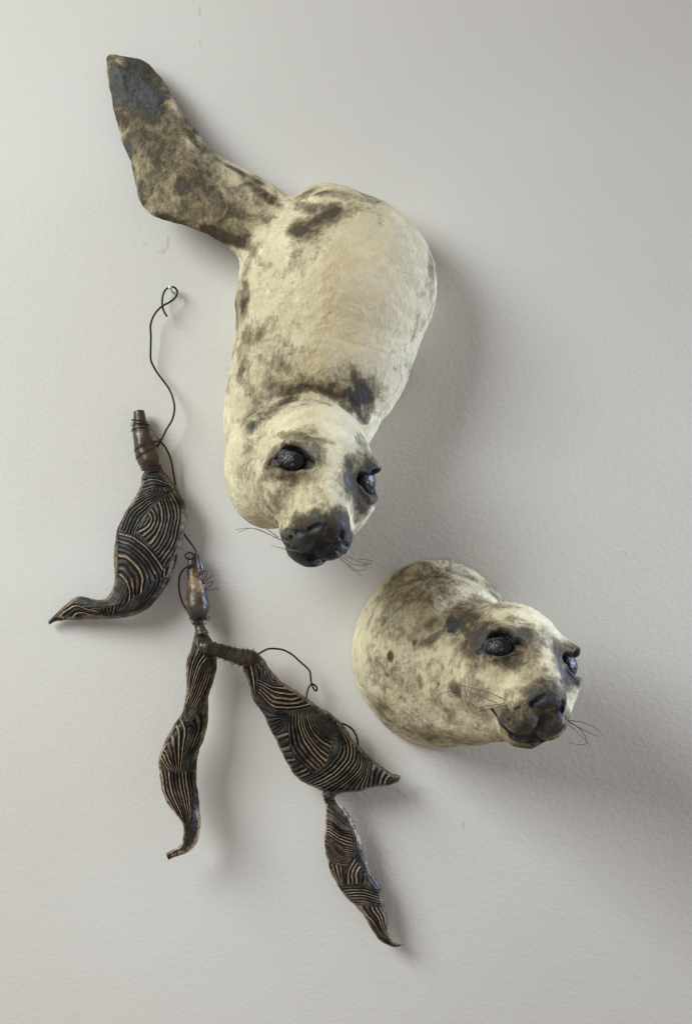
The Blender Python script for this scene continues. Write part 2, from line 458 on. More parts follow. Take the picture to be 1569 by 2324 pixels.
class Grid2:
    def __init__(g, poly, lo, hi, h=3.0):
        g.lo, g.h = np.array(lo, np.float32), h
        x = np.arange(lo[0], hi[0], h); y = np.arange(lo[1], hi[1], h); g.n = (len(x), len(y))
        gg = np.stack(np.meshgrid(x, y, indexing='ij'), -1).reshape(-1, 2)
        g.f = poly_sdf2(poly, gg).reshape(g.n).astype(np.float32)
    def __call__(g, p):
        q = (p - g.lo) / g.h; q = np.clip(q, 0, np.array(g.n) - 1.001); i = q.astype(np.int32); f = q - i
        a = g.f[i[:, 0], i[:, 1]]; b = g.f[i[:, 0] + 1, i[:, 1]]; c = g.f[i[:, 0], i[:, 1] + 1]; d = g.f[i[:, 0] + 1, i[:, 1] + 1]
        return (a * (1 - f[:, 0]) + b * f[:, 0]) * (1 - f[:, 1]) + (c * (1 - f[:, 0]) + d * f[:, 0]) * f[:, 1]
def frontmost(V, N, imgV):
    """finder: nearest point of the surface behind a traced position"""
    cell = {}
    def at(u, v, rad=9):
        m = (np.abs(imgV[:, 0] - u) < rad) & (np.abs(imgV[:, 1] - v) < rad)
        if not m.any(): return None
        i = np.nonzero(m)[0]; i = i[np.argmax(V[i, 2])]; return i
    return at
def project(V):
    k = 1 / (1 - V[:, 2] / DCAM)
    return np.stack([CX + (V[:, 0] - CX) * k, CV + (V[:, 1] - CV) * k], -1)
def paint(V, N, stains, base):
    at = frontmost(V, N, project(V)); out = np.zeros((len(V), 4), np.float32); out[:, 3] = 1
    for ch in range(3): out[:, ch] = base[ch]
    wob = np.stack([fbm(V, 40, 4, 5) - 0.5], -1) * 2
    out[:, 0] += np.clip((fbm(V, 120, 4, 41) - 0.47) * 1.5, -0.15, 0.35) + np.clip((fbm(V, 30, 3, 57) - 0.5) * 0.7, -0.1, 0.3)
    for (u, v, ru, rv, ang, amt, ch) in stains:
        i = at(u, v)
        if i is None: continue
        c = V[i]; far = 2.2 * max(ru, rv)
        sel = np.nonzero((np.abs(V[:, 0] - c[0]) < far) & (np.abs(V[:, 1] - c[1]) < far))[0]; q = V[sel] - c
        ca, sa = math.cos(math.radians(ang)), math.sin(math.radians(ang))
        x = (q[:, 0] * ca + q[:, 1] * sa) / ru; y = (-q[:, 0] * sa + q[:, 1] * ca) / rv; z = q[:, 2] / (2.0 * max(ru, rv))
        r = np.sqrt(x * x + y * y + z * z) + (wob[sel, 0] * 0.7)
        k_ = amt * (1 - sstep(0.25, 1.65, r))
        if ch == 3: out[sel, 0] *= 1 - np.clip(k_, 0, 1)            # wiped-back patch
        else: out[sel, ch] = np.maximum(out[sel, ch], k_)
    return out
def clay_relief(V, N):
    n = (fbm(V, 70, 3, 3) - 0.5) * 5.0 + (fbm(V, 16, 3, 21) - 0.5) * 3.4 + (fbm(V, 6.5, 2, 71) - 0.5) * 1.3
    return V + N * n[:, None]

def build_eye(parent, C, Fr, s, side):
    """dark eyeball with a scratched spiral, set in the socket"""
    nu, nv = 84, 48
    mir = np.array([side, 1, 1.0]); ax, t1, t2 = EYE_N * mir, EYE_T * mir, EYE_B * mir
    th, ph = np.meshgrid(np.linspace(0, 2 * np.pi, nu, endpoint=False), np.linspace(0.02, np.pi * 0.6, nv), indexing='ij')
    nse = fbm(np.stack([np.cos(th) * ph * 30, np.sin(th) * ph * 30, th * 0 + side * 40], -1).reshape(-1, 3), 9, 3, 4).reshape(th.shape)
    w = np.sin(th * side + ph * 11.0 + (nse - 0.5) * 11) * 0.5 + 0.5
    n2 = fbm(np.stack([np.cos(th) * ph * 30, np.sin(th) * ph * 30, th * 0 + side * 90], -1).reshape(-1, 3), 5, 3, 14).reshape(th.shape)
    w = np.clip(w * 0.9 + (nse - 0.5) * 1.6 + (n2 - 0.5) * 2.2 - 0.05, 0, 1)
    r = 1 + 0.045 * w
    v = r[..., None] * (19 * np.cos(ph)[..., None] * ax + np.sin(ph)[..., None] * (np.cos(th)[..., None] * t1 * 29 + np.sin(th)[..., None] * t2 * 25))
    loc = v + EYE_C * mir - 22 * ax - 3 * t2
    V = (np.asarray(C) + s * (loc.reshape(-1, 3) @ Fr))
    i, j = np.meshgrid(np.arange(nu), np.arange(nv - 1), indexing='ij'); i = i.ravel(); j = j.ravel(); i2 = (i + 1) % nu
    Q = np.stack([i * nv + j, i * nv + j + 1, i2 * nv + j + 1, i2 * nv + j], 1)
    col = np.zeros((len(V), 4)); col[:, 0] = w.ravel() * 0.7; col[:, 3] = 1
    V0 = V[Q[nv // 2]]; n = np.cross(V0[2] - V0[0], V0[3] - V0[1])
    if n @ (V0[0] - V.mean(0)) < 0: Q = Q[:, ::-1]
    return mesh_obj('eye', V, Q, M_EYE, parent, {'paint': col})

def whisker(parent, pts, V, img, lift=7, r=0.95, drop=0.0):
    at = frontmost(V, None, img); out = []; d = None
    for k, (u, v) in enumerate(pts):
        i = at(u, v, 7)
        ds = V[i, 2] if i is not None else None
        if d is None: d = ds if ds is not None else 250.0
        elif ds is not None: d = max(ds + lift, d - drop)
        else: d = d - drop
        out.append(P(u, v, d))
    rs = np.linspace(r, r * 0.62, 12)
    return tube('whisker', out, rs, M_WHISK, parent, 6, len(pts) * 10)

# ---- the diving seal: hind body on the wall, flipper raised, head hanging out to the viewer
FL1 = frame((0.9, 0.25, -0.36), (0.177, 0.54, 0.82)); C1 = np.array(P(713, 1056, 265), np.float32); S1 = 0.928
flip = np.array([(650, 447), (620, 420), (560, 386), (482, 341), (450, 300), (407, 242), (378, 188), (345, 146), (318, 125), (280, 114), (250, 108), (236, 114), (235, 135), (238, 165), (250, 225), (268, 290), (276, 322),
                 (290, 352), (303, 400), (311, 432), (318, 458), (340, 488), (378, 506), (440, 525), (500, 552), (545, 590), (600, 640), (700, 620), (720, 520)], float)
flipc = spline(np.vstack([flip, flip[:1]]), 160)[:-1]
flipc = np.array([P(u, v, 70)[:2] for u, v in flipc])
FLIP = Grid2(flipc, (190, 60), (1040, 1350))
def seal_one(p):
    p = p.astype(np.float32)
    # torso, a little flattened against the wall
    f = p.copy(); f[:, 2] *= 1.18
    d = chain(f, [P(783, 646, 70), P(754, 690, 85), P(731, 800, 95), P(698, 900, 100), P(668, 985, 110)], [203, 214, 197, 169, 146])
    d = smin(d, ell(p, P(741, 530, 20), (98, 112, 120)), 40)
    # flipper
    d2 = FLIP(p[:, :2])
    t = np.clip((p[:, 1] - 110) / 420, 0, 1)
    mid = 36 + 62 * t + 8 * np.sin(p[:, 0] / 55.0)
    th = (9 + 34 * t) * np.sqrt(np.clip(-d2 / (25 + 45 * t), 0.02, 1))
    a = d2 + 8; b = np.abs(p[:, 2] - mid) - th + 8
    fl = np.sqrt(np.maximum(a, 0) ** 2 + np.maximum(b, 0) ** 2) + np.minimum(np.maximum(a, b), 0) - 8
    d = smin(d, fl * 0.8, 34)
    d = smin(d, ell(p, P(604, 925, 100), (84, 130, 105)), 50)
    # head
    q = ((p - C1) / S1) @ FL1.T
    h = far_skip(q, lambda z: head_sdf(z, 10, -8)) * S1
    h = smin(h, ell(p, P(612, 1060, 170), (98, 132, 112)), 60)        # throat
    d = smin(d, h, 11)
    # ear nub
    d = smin(d, np.minimum(ell(q, (-133, -68, 22), (17, 13, 17)), ell(q, (-140, -60, -2), (9, 12, 24))) * S1, 9)
    return smax(d, 4 - p[:, 2], 6)
V, Q, N = sculpt(seal_one, (210, 80, -4), (1010, 1330, 500), 7.0, 2)
V = clay_relief(V, N); V[:, 2] = np.maximum(V[:, 2], 1.5)
stains1 = [
    (712, 950, 85, 40, 5, 0.8, 3), (775, 1000, 34, 50, 10, 0.8, 3), (720, 1140, 60, 26, 0, 0.7, 3), (545, 1090, 30, 70, -15, 0.6, 3), (600, 1130, 40, 30, 0, 0.5, 3), (610, 590, 44, 30, 0, 0.7, 3), (600, 690, 50, 50, 0, 0.5, 3),
    (600, 600, 60, 60, 0, 0.30, 0), (570, 760, 40, 130, 0, 0.26, 0), (640, 840, 110, 50, 0, 0.38, 0), (760, 860, 90, 34, 0, 0.40, 0), (570, 880, 50, 60, 0, 0.45, 0),
    (700, 878, 110, 20, 0, 0.62, 0), (745, 893, 60, 12, 10, 0.8, 0), (660, 893, 50, 12, -12, 0.8, 0), (590, 930, 60, 26, -15, 0.62, 0),
    (690, 500, 60, 26, 25, 0.6, 0), (708, 512, 56, 46, 20, 0.85, 0), (720, 500, 26, 26, 0, 1.4, 0), (736, 492, 38, 48, 10, 1.25, 0), (716, 528, 44, 36, 0, 1.3, 0), (690, 565, 28, 40, 30, 0.8, 0), (745, 545, 34, 14, 0, 0.7, 0), (700, 470, 50, 16, 15, 0.75, 0), (825, 1095, 34, 64, -10, 1.2, 0), (806, 1055, 16, 40, -15, 1.0, 0), (842, 1045, 16, 30, -15, 0.9, 0), (690, 985, 60, 12, 8, 0.7, 0), (725, 1015, 16, 44, -15, 0.75, 0), (640, 1085, 70, 16, 5, 0.75, 0), (690, 430, 40, 14, -25, 0.6, 0), (820, 440, 70, 12, 20, 0.42, 0),
    (560, 1100, 40, 80, -20, 0.42, 0), (620, 1160, 40, 40, 0, 0.45, 0), (700, 1140, 60, 40, 0, 0.38, 0), (560, 1010, 24, 60, 0, 0.45, 0),
    (935, 850, 30, 60, 20, 0.34, 0), (900, 800, 30, 80, 15, 0.30, 0), (850, 880, 30, 30, 0, 0.55, 0),
    (400, 400, 210, 110, 40, 0.72, 0), (320, 250, 90, 160, -25, 0.85, 0), (480, 440, 120, 60, 30, 0.6, 0), (300, 160, 80, 100, -20, 0.9, 0),
    (300, 175, 42, 80, -25, 0.72, 1), (335, 220, 40, 50, -30, 0.72, 1), (262, 170, 24, 60, -8, 0.7, 1), (300, 318, 22, 30, -30, 0.5, 1), (430, 430, 55, 22, 15, 0.3, 1),
    (268, 150, 5, 16, -35, 1.6, 1), (284, 175, 5, 18, -38, 1.6, 1), (303, 200, 5, 18, -40, 1.6, 1), (322, 228, 5, 18, -30, 1.5, 1), (338, 255, 4, 14, -30, 1.3, 1), (245, 130, 12, 20, 0, 0.8, 0), (490, 540, 80, 14, 25, 0.9, 0), (380, 507, 50, 10, 15, 0.8, 0), (310, 430, 10, 50, -8, 0.8, 0), (440, 300, 10, 60, -38, 0.8, 0), (540, 375, 60, 8, 28, 0.8, 0), (600, 430, 60, 12, 36, 0.75, 0), (420, 450, 70, 40, 0, 0.55, 0),
    (716, 500, 30, 44, 10, 0.85, 0), (690, 545, 22, 30, 40, 0.75, 0), (735, 430, 70, 14, 5, 0.55, 0), (690, 460, 40, 14, 20, 0.7, 0), (745, 545, 22, 10, 0, 0.6, 0),
    (545, 690, 11, 55, 5, 0.75, 0), (548, 610, 16, 36, 10, 0.5, 0), (575, 640, 40, 40, 0, 0.26, 0), (538, 830, 10, 36, 5, 0.62, 0), (545, 770, 20, 110, 0, 0.30, 0),
    (930, 625, 8, 32, -32, 0.5, 0), (910, 695, 20, 16, 20, 0.36, 0), (945, 665, 6, 26, -20, 0.4, 0), (985, 620, 8, 60, 0, 0.5, 0), (620, 740, 60, 40, 0, 0.33, 0), (655, 790, 6, 22, 5, 0.5, 0), (650, 860, 90, 40, 0, 0.30, 0),
    (705, 886, 76, 12, 2, 0.85, 0), (640, 903, 34, 10, -22, 0.75, 0), (690, 870, 90, 22, 0, 0.5, 0), (770, 890, 46, 20, 18, 0.75, 0), (800, 920, 20, 30, -20, 0.7, 0),
    (830, 892, 12, 26, -25, 0.5, 1), (812, 925, 12, 34, -25, 0.5, 1), (828, 890, 16, 40, -25, 1.0, 0), (815, 925, 10, 40, -25, 1.0, 0), (838, 935, 12, 30, 20, 0.7, 0),
    (566, 958, 17, 24, 10, 0.75, 1), (560, 955, 34, 36, 0, 0.6, 0), (540, 905, 30, 40, 0, 0.35, 0), (585, 1010, 40, 60, 10, 0.36, 0), (540, 1060, 30, 90, -10, 0.33, 0),
    (655, 1030, 50, 32, 12, 0.8, 0), (656, 1028, 30, 20, 12, 0.9, 1), (682, 1046, 22, 13, 30, 0.8, 1), (715, 1005, 22, 40, -20, 0.62, 0), (690, 980, 40, 10, 10, 0.52, 0), (650, 1078, 60, 14, 8, 0.6, 0), (605, 1060, 12, 30, 0, 0.5, 0), (720, 1060, 24, 30, 0, 0.48, 0),
    (828, 1085, 34, 52, -10, 0.95, 0), (838, 1098, 24, 36, -10, 0.9, 1), (812, 1040, 14, 26, -20, 0.8, 0), (845, 1050, 12, 22, -20, 0.7, 1), (800, 1070, 10, 34, 10, 0.7, 1), (815, 1135, 12, 36, 20, 0.75, 0), (785, 1120, 12, 30, -20, 0.4, 0),
    (745, 1130, 40, 26, 0, 0.34, 0), (640, 1120, 50, 40, 0, 0.30, 0), (735, 1185, 50, 12, 0, 0.55, 0),
    (752, 1208, 46, 30, 10, 1.0, 0), (700, 1215, 56, 34, 0, 0.82, 0), (712, 1232, 52, 36, 10, 0.72, 1), (748, 1255, 50, 32, 10, 0.95, 1), (715, 1282, 66, 26, 0, 1.1, 1), (715, 1196, 18, 18, 0, 0.7, 1), (660, 1250, 30, 34, 0, 0.75, 1), (785, 1230, 16, 34, 0, 0.8, 1),
    (820, 700, 110, 190, 10, 0.75, 2), (860, 560, 120, 80, 40, 0.5, 2), (700, 950, 60, 40, 0, 0.2, 2),
]
stains1 = [(u, v, a * 1.15, b * 1.15, c, d * 1.12, e) for u, v, a, b, c, d, e in stains1]
pnt = paint(V, N, stains1, (0.19, 0.0, 0.06))
pnt[:, 0] *= 1 - 0.95 * (1 - sstep(0.5, 1.2, np.sqrt(((V[:, 0] - 800) / 150) ** 2 + ((V[:, 1] - 690) / 190) ** 2))) * (V[:, 2] > 60)
def muzzle(pnt, V, C, Fr, s, g, r, jx=0.0, jz=0.0):
    """dark slip over nose, lips and chin, by the head's own axes"""
    q = ((V - C) / s) @ Fr.T; w = (fbm(V, 34, 4, 77) - 0.5) * 70
    y = q[:, 1] + w - 0.30 * (q[:, 2] + 40)
    near = 1 - sstep(150, 190, np.abs(q[:, 0])); near *= 1 - sstep(40, 80, q[:, 2])
    m = sstep(182, 236, y) * near
    pnt[:, 1] = np.maximum(pnt[:, 1], g * m); pnt[:, 0] = np.maximum(pnt[:, 0], r * sstep(158, 222, y) * near)
    a = q.copy(); a[:, 0] = np.abs(a[:, 0])
    am = q.copy(); am[:, 0] = np.abs(am[:, 0] - jx * 0.4)
    lip = chain(am, LIP, LIP_R)
    nos = chain(a, [(23, 246, -4), (27, 242, -14), (36, 230, -32)], [4, 8, 5])
    pnt[:, 1] = np.maximum(pnt[:, 1], 1.35 * (1 - sstep(1.5, 9, np.minimum(lip, nos) + w * 0.06)))
    pnt[:, 0] = np.maximum(pnt[:, 0], 0.8 * (1 - sstep(2, 20, lip + w * 0.2)))
    w3 = (a - EYE_C) @ np.stack([EYE_T, EYE_B, EYE_N], 1)
    e = np.sqrt((w3[:, 0] / 46) ** 2 + (w3[:, 1] / 24) ** 2 + (np.maximum(np.abs(w3[:, 2] + 6) - 14, 0) / 12) ** 2)
    pnt[:, 1] = np.maximum(pnt[:, 1], 1.1 * (1 - sstep(0.85, 1.25, e + w / 160)))
    pnt[:, 0] = np.maximum(pnt[:, 0], 0.92 * (1 - sstep(1.0, 2.7, e + w / 75)))
    return pnt
pnt = muzzle(pnt, V, C1, FL1, S1, 0.70, 1.05, 10, -8)
seal = thing('seal_sculpture', 'cream and brown clay seal diving head down with one flipper raised', 'sculpture', (770, 640, 0))
mesh_obj('body', V, Q, M_SEAL, seal, {'paint': pnt})
img1 = project(V)
for sd in (-1, 1): build_eye(seal, C1, FL1, S1, sd)
z3 = lambda L: [(596.2 + .18 * a, 1117.1 + .18 * b) for a, b in L]
z6 = lambda L: [(489.5 + .1674 * a, 866.1 + .1674 * b) for a, b in L]
for L in (z3([(390, 670), (300, 620), (200, 590)]) + z6([(600, 2010), (440, 1983), (260, 2003)]),
          z3([(330, 640), (230, 600)]) + z6([(660, 2040), (500, 1985), (400, 2000), (310, 2040)]),
          z6([(850, 2110), (640, 1960), (520, 1890), (420, 1825)]),
          z3([(460, 740), (400, 735), (250, 705), (105, 668)])):
    whisker(seal, L, V, img1, 5, 0.9, 12)
for L in ([(920, 740), (1000, 780), (1090, 820), (1200, 870), (1300, 890), (1370, 915)], [(920, 740), (990, 810), (1070, 860), (1130, 905), (1240, 915), (1370, 890), (1375, 866), (1300, 850), (1195, 840)],
          [(920, 740), (970, 820), (1040, 890), (1130, 950), (1250, 1060)], [(920, 740), (975, 835), (1050, 895), (1120, 970), (1200, 985), (1305, 968), (1300, 935), (1245, 915)]):
    whisker(seal, z3(L), V, img1, 2, 0.9, 6)

# ---- the second seal: head and neck coming straight out of the wall
FL2 = frame((0.91, 0.26, -0.32), (0.272, 0.19, 0.94)); C2 = np.array(P(1159, 1503, 265), np.float32); S2 = 0.905
def seal_two(p):
    p = p.astype(np.float32)
    d = chain(p, [P(982, 1482, -10), P(996, 1488, 60), P(1070, 1515, 150), P(1120, 1520, 230)], [184, 180, 146, 116])
    d = smin(d, ell(p, P(989, 1481, 0), (177, 214, 104)), 30)
    d = smin(d, rcone(p, P(1020, 1560, 90), P(1130, 1590, 270), 124, 84), 50)
    q = ((p - C2) / S2) @ FL2.T
    d = smin(d, far_skip(q, lambda z: head_sdf(z, 0, 0)) * S2, 16)
    d = smin(d, np.minimum(ell(q, (-132, -72, 26), (18, 13, 17)), ell(q, (-138, -64, 2), (9, 12, 24))) * S2, 9)
    return smax(d, 4 - p[:, 2], 6)
V, Q, N = sculpt(seal_two, (770, 1230, -4), (1350, 1740, 540), 7.0, 2)
V = clay_relief(V, N); V[:, 2] = np.maximum(V[:, 2], 1.5)
stains2 = [
    (1170, 1388, 70, 26, 8, 0.85, 3), (1240, 1450, 30, 50, -20, 0.85, 3), (1245, 1530, 26, 30, 0, 0.8, 3), (1080, 1560, 60, 30, 0, 0.55, 3), (845, 1500, 40, 90, 0, 0.6, 3), (960, 1520, 60, 30, -10, 0.5, 3),
    (900, 1330, 70, 60, 0, 0.55, 0), (1000, 1400, 110, 40, -20, 0.58, 0), (890, 1430, 60, 70, 0, 0.45, 0), (900, 1560, 90, 60, 30, 0.45, 0), (1000, 1580, 90, 60, 20, 0.45, 0), (860, 1620, 40, 50, -30, 0.55, 0), (960, 1670, 90, 22, 10, 0.5, 0), (1060, 1470, 50, 60, 0, 0.55, 0), (1090, 1560, 60, 30, 10, 0.5, 0), (1210, 1530, 50, 30, 0, 0.5, 0),
    (980, 1300, 60, 30, 0, 0.6, 0),
    (1125, 1455, 72, 48, 8, 0.95, 0), (1165, 1470, 40, 44, 0, 0.9, 0), (1060, 1415, 40, 20, -20, 0.85, 0), (1126, 1450, 38, 24, 12, 0.9, 1), (1170, 1478, 40, 42, 0, 0.7, 0), (1160, 1480, 26, 30, 30, 0.6, 1), (1135, 1495, 50, 22, -15, 0.75, 0), (1120, 1500, 24, 14, -30, 0.6, 1), (1075, 1500, 30, 26, 0, 0.55, 0), (1160, 1420, 50, 10, 25, 0.6, 0),
    (1016, 1410, 15, 26, -15, 0.95, 1), (1050, 1400, 50, 18, -10, 0.8, 0), (1030, 1450, 34, 36, 0, 0.6, 0), (985, 1430, 44, 10, -32, 0.75, 0), (945, 1450, 36, 10, -36, 0.5, 0), (1010, 1350, 30, 8, -12, 0.5, 0), (1040, 1385, 40, 5, -25, 0.6, 0),
    (1300, 1510, 28, 44, 20, 1.0, 0), (1305, 1508, 24, 36, 20, 0.95, 1), (1280, 1480, 18, 30, -30, 0.8, 0), (1290, 1560, 14, 30, 10, 0.7, 0), (1282, 1520, 8, 40, 0, 0.7, 1),
    (1230, 1560, 50, 24, -10, 0.75, 0), (1245, 1590, 40, 32, 0, 0.9, 0), (1215, 1600, 36, 26, 0, 0.5, 1), (1250, 1585, 30, 26, 0, 0.7, 1), (1180, 1605, 40, 22, 10, 0.62, 0), (1190, 1620, 44, 16, 14, 0.4, 1), (1240, 1640, 34, 26, 20, 0.7, 1), (1255, 1665, 30, 22, 0, 0.85, 0), (1270, 1620, 20, 30, 0, 0.7, 1),
    (1200, 1672, 42, 28, 15, 0.95, 0), (1205, 1670, 30, 18, 15, 0.45, 1), (1125, 1625, 40, 20, 20, 0.55, 0), (1155, 1645, 34, 20, 20, 0.5, 0), (1180, 1560, 60, 20, -20, 0.42, 0),
    (876, 1480, 7, 12, 0, 1.0, 0), (932, 1450, 5, 10, 30, 0.7, 0), (870, 1540, 6, 10, -30, 0.7, 0), (945, 1555, 8, 22, -8, 0.6, 0), (1020, 1565, 22, 16, 40, 0.75, 0), (985, 1560, 5, 12, 0, 0.7, 0), (900, 1590, 5, 9, 0, 0.6, 0), (990, 1600, 30, 6, 40, 0.5, 0),
    (980, 1310, 130, 30, -5, 0.42, 0), (900, 1360, 50, 60, 30, 0.40, 0), (880, 1640, 50, 20, 35, 0.5, 0), (1000, 1680, 90, 14, 5, 0.45, 0), (830, 1480, 20, 120, 0, 0.3, 0), (930, 1420, 90, 60, -20, 0.36, 0),
    (1000, 1310, 170, 44, 0, 0.6, 2), (1120, 1320, 50, 40, 40, 0.6, 2),
]
stains2 = [(u, v, a * 1.15, b * 1.15, c, d * 1.12, e) for u, v, a, b, c, d, e in stains2]
pnt = paint(V, N, stains2, (0.22, 0.0, 0.05))
pnt = muzzle(pnt, V, C2, FL2, S2, 0.42, 0.85)
seal2 = thing('seal_head_sculpture', 'cream and brown clay seal head and neck jutting straight from the wall', 'sculpture', (985, 1482, 0))
mesh_obj('body', V, Q, M_SEAL, seal2, {'paint': pnt})
img2 = project(V)
for sd in (-1, 1): build_eye(seal2, C2, FL2, S2, sd)
z5 = lambda L: [(966.5 + .264 * a, 1506.2 + .264 * b) for a, b in L]
for L in ([(655, 295), (560, 255), (430, 215), (300, 185), (210, 190), (185, 230), (210, 290)], [(610, 335), (580, 325), (450, 270), (350, 235), (200, 235), (110, 265), (75, 310), (80, 370)],
          [(670, 340), (560, 355), (430, 375), (370, 355), (335, 310), (345, 245)], [(690, 360), (560, 385), (400, 425)]):
    whisker(seal2, z5(L), V, img2, 9, 0.95, 30)
for L in ([(1215, 485), (1330, 500), (1440, 545), (1490, 580), (1512, 615)], [(1215, 490), (1300, 540), (1400, 590), (1490, 628)], [(1205, 510), (1300, 590), (1410, 705)],
          [(1215, 495), (1320, 560), (1370, 640), (1365, 690), (1290, 690), (1210, 670)]):
    whisker(seal2, z5(L), V, img2, 4, 0.95, 2)

# ---------------------------------------------------------------- kelp
def make_blade(parent, conv, left, right, depth, thick, regions, rim=0.07, worn=0.4, curl=0.0, groove=3.6, bare=(0.2, 0.2), name='blade'):
    """carved blade: closed body lofted between two traced edges, grooves cut as real relief"""
    Lc = spline(conv(left), 240); Rc = spline(conv(right), 240)
    ns = 420; Lc = arclen_resample(Lc, ns); Rc = arclen_resample(Rc, ns)
    for c_, sd_ in ((Lc, 3), (Rc, 9)):                              # hand-cut, wavering edge
        t_ = np.gradient(c_, axis=0); t_ /= np.linalg.norm(t_, axis=1)[:, None] + 1e-9
        c_ += np.stack([-t_[:, 1], t_[:, 0]], 1) * ((fbm(np.c_[c_, c_[:, :1] * 0], 20, 3, sd_) - 0.5) * 5.0)[:, None] * np.minimum(1, np.arange(ns)[::-1] / 20)[:, None]
    nf, nb = 150, 26
    wid = np.linalg.norm(Rc - Lc, axis=1)
    dep = np.interp(np.linspace(0, 1, ns), np.linspace(0, 1, len(depth)), depth)
    dep = np.convolve(np.pad(dep, 12, 'edge'), np.ones(25) / 25, 'valid')
    T = np.minimum(thick, 0.42 * wid)
    tt = 0.5 - 0.5 * np.cos(np.linspace(0, np.pi, nf)); tt = 0.55 * tt + 0.45 * np.linspace(0, 1, nf)
    tb = np.linspace(1, 0, nb + 2)[1:-1]
    px = Lc[:, None] * (1 - tt[None, :, None]) + Rc[:, None] * tt[None, :, None]
    prof = (1 - np.abs(2 * tt - 1) ** 2.6) ** 0.62
    hz = dep[:, None] + T[:, None] * prof[None] + curl * T[:, None] * np.sin((tt[None] - 0.5) * np.pi)
    flat = px.reshape(-1, 2)
    ridge = np.full(len(flat), 0.85); wornv = np.full(len(flat), worn * 0.5); inreg = np.zeros(len(flat), bool); edge = np.full(len(flat), 99.0)
    wob = (fbm(np.c_[flat, flat[:, :1] * 0], 26, 3, 11) - 0.5)
    for ri, reg in enumerate(regions):
        curves, counts, rw = reg[0], reg[1], reg[2]
        cs = [spline(conv(c), 36) for c in curves]
        for ci in range(len(cs) - 1):
            poly = np.vstack([cs[ci], cs[ci + 1][::-1]])
            m = inpoly(flat, poly)
            if not m.any(): continue
            d0 = polydist(flat[m], cs[ci]); d1 = polydist(flat[m], cs[ci + 1])
            ph = max(2, round(counts[ci] * 0.85)) * d0 / (d0 + d1 + 1e-6) + wob[m] * 0.55
            kk = np.floor(ph); fr = ph - kk
            hsh = np.modf(np.abs(np.sin(kk * 12.9898 + ri * 78.233 + ci * 37.7) * 43758.5453))[0]
            wd = 0.34 + 0.16 * hsh                                  # groove half-width share varies stripe to stripe
            prof_ = sstep(wd - 0.16, wd + 0.10, 0.5 - np.abs(fr - 0.5) + 0.12)
            ridge[m] = prof_; wornv[m] = np.clip(rw * (0.28 + 1.35 * hsh), 0, 1)
            inreg |= m
    # plain left-over skin: fine lines running with the blade
    o = ~inreg
    acr = (tt[None] * wid[:, None]).ravel(); lon = np.repeat(np.arange(ns), nf)
    ph = acr / 9.0 + wob * 1.2; fr = ph - np.floor(ph)
    ridge[o] = 0.62 + 0.3 * sstep(0.2, 0.5, 0.5 - np.abs(fr - 0.5) + 0.2)[o]
    ed = np.minimum(tt, 1 - tt)[None] * wid[:, None]; ed = ed.ravel()
    rw_ = rim * 70
    rimf = 1 - sstep(rw_ * 0.6, rw_ * 1.3, ed + wob * 5)
    rimr = 1 - sstep(rw_ * 0.6, rw_ * 1.3, ((1 - tt)[None] * wid[:, None]).ravel() * 0.62 + wob * 5)
    rimf = np.maximum(rimf, rimr)
    ridge = ridge * (1 - rimf) + 0.9 * rimf
    rough = fbm(np.c_[flat, flat[:, :1] * 0], 14, 3, 8) - 0.5
    hz = hz + ((ridge - 1) * groove + rimf * 0.8 + rough * 1.6).reshape(hz.shape)
    bx = Lc[:, None] * (1 - tb[None, :, None]) + Rc[:, None] * tb[None, :, None]
    bh = dep[:, None] - np.minimum(T, 9)[:, None] * (1 - np.abs(2 * tb - 1) ** 3)[None] ** 0.5 + curl * T[:, None] * np.sin((tb[None] - 0.5) * np.pi)
    ring2 = np.concatenate([px, bx], 1); ringd = np.concatenate([hz, bh], 1); n = nf + nb
    V = np.stack(P(ring2[..., 0], ring2[..., 1], ringd), -1).reshape(-1, 3)
    V[:, 2] = np.maximum(V[:, 2], 2.0)
    col = np.zeros((ns, n, 4)); col[..., 0] = 0.8; col[..., 1] = 1
    col[..., 3] = np.interp(np.linspace(0, 1, ns), np.linspace(0, 1, len(bare)), bare)[:, None]
    col[:, :nf, 0] = ridge.reshape(ns, nf); col[:, :nf, 1] = rimf.reshape(ns, nf); col[:, :nf, 2] = wornv.reshape(ns, nf)
    i, j = np.meshgrid(np.arange(ns - 1), np.arange(n), indexing='ij'); i = i.ravel(); j = j.ravel(); j2 = (j + 1) % n
    Qd = np.stack([i * n + j, i * n + j2, (i + 1) * n + j2, (i + 1) * n + j], 1)
    nv = len(V)
    V = np.vstack([V, V[:n].mean(0), V[(ns - 1) * n:ns * n].mean(0)])
    colf = np.vstack([col.reshape(-1, 4), [[.8, 1, 0, bare[-1]]] * 2])
    j = np.arange(n); j2 = (j + 1) % n
    tris = np.vstack([Qd[:, [0, 1, 2]], Qd[:, [0, 2, 3]], np.stack([np.full(n, nv), j2, j], 1), np.stack([np.full(n, nv + 1), (ns - 1) * n + j, (ns - 1) * n + j2], 1)])
    # orientation: front faces must look out of the wall
    a, b_, c = V[tris[nf // 2]]; nn = np.cross(b_ - a, c - a)
    if nn[2] < 0: tris = tris[:, ::-1]
    return mesh_obj(name, V, tris, M_POD, parent, {'paint': colf})
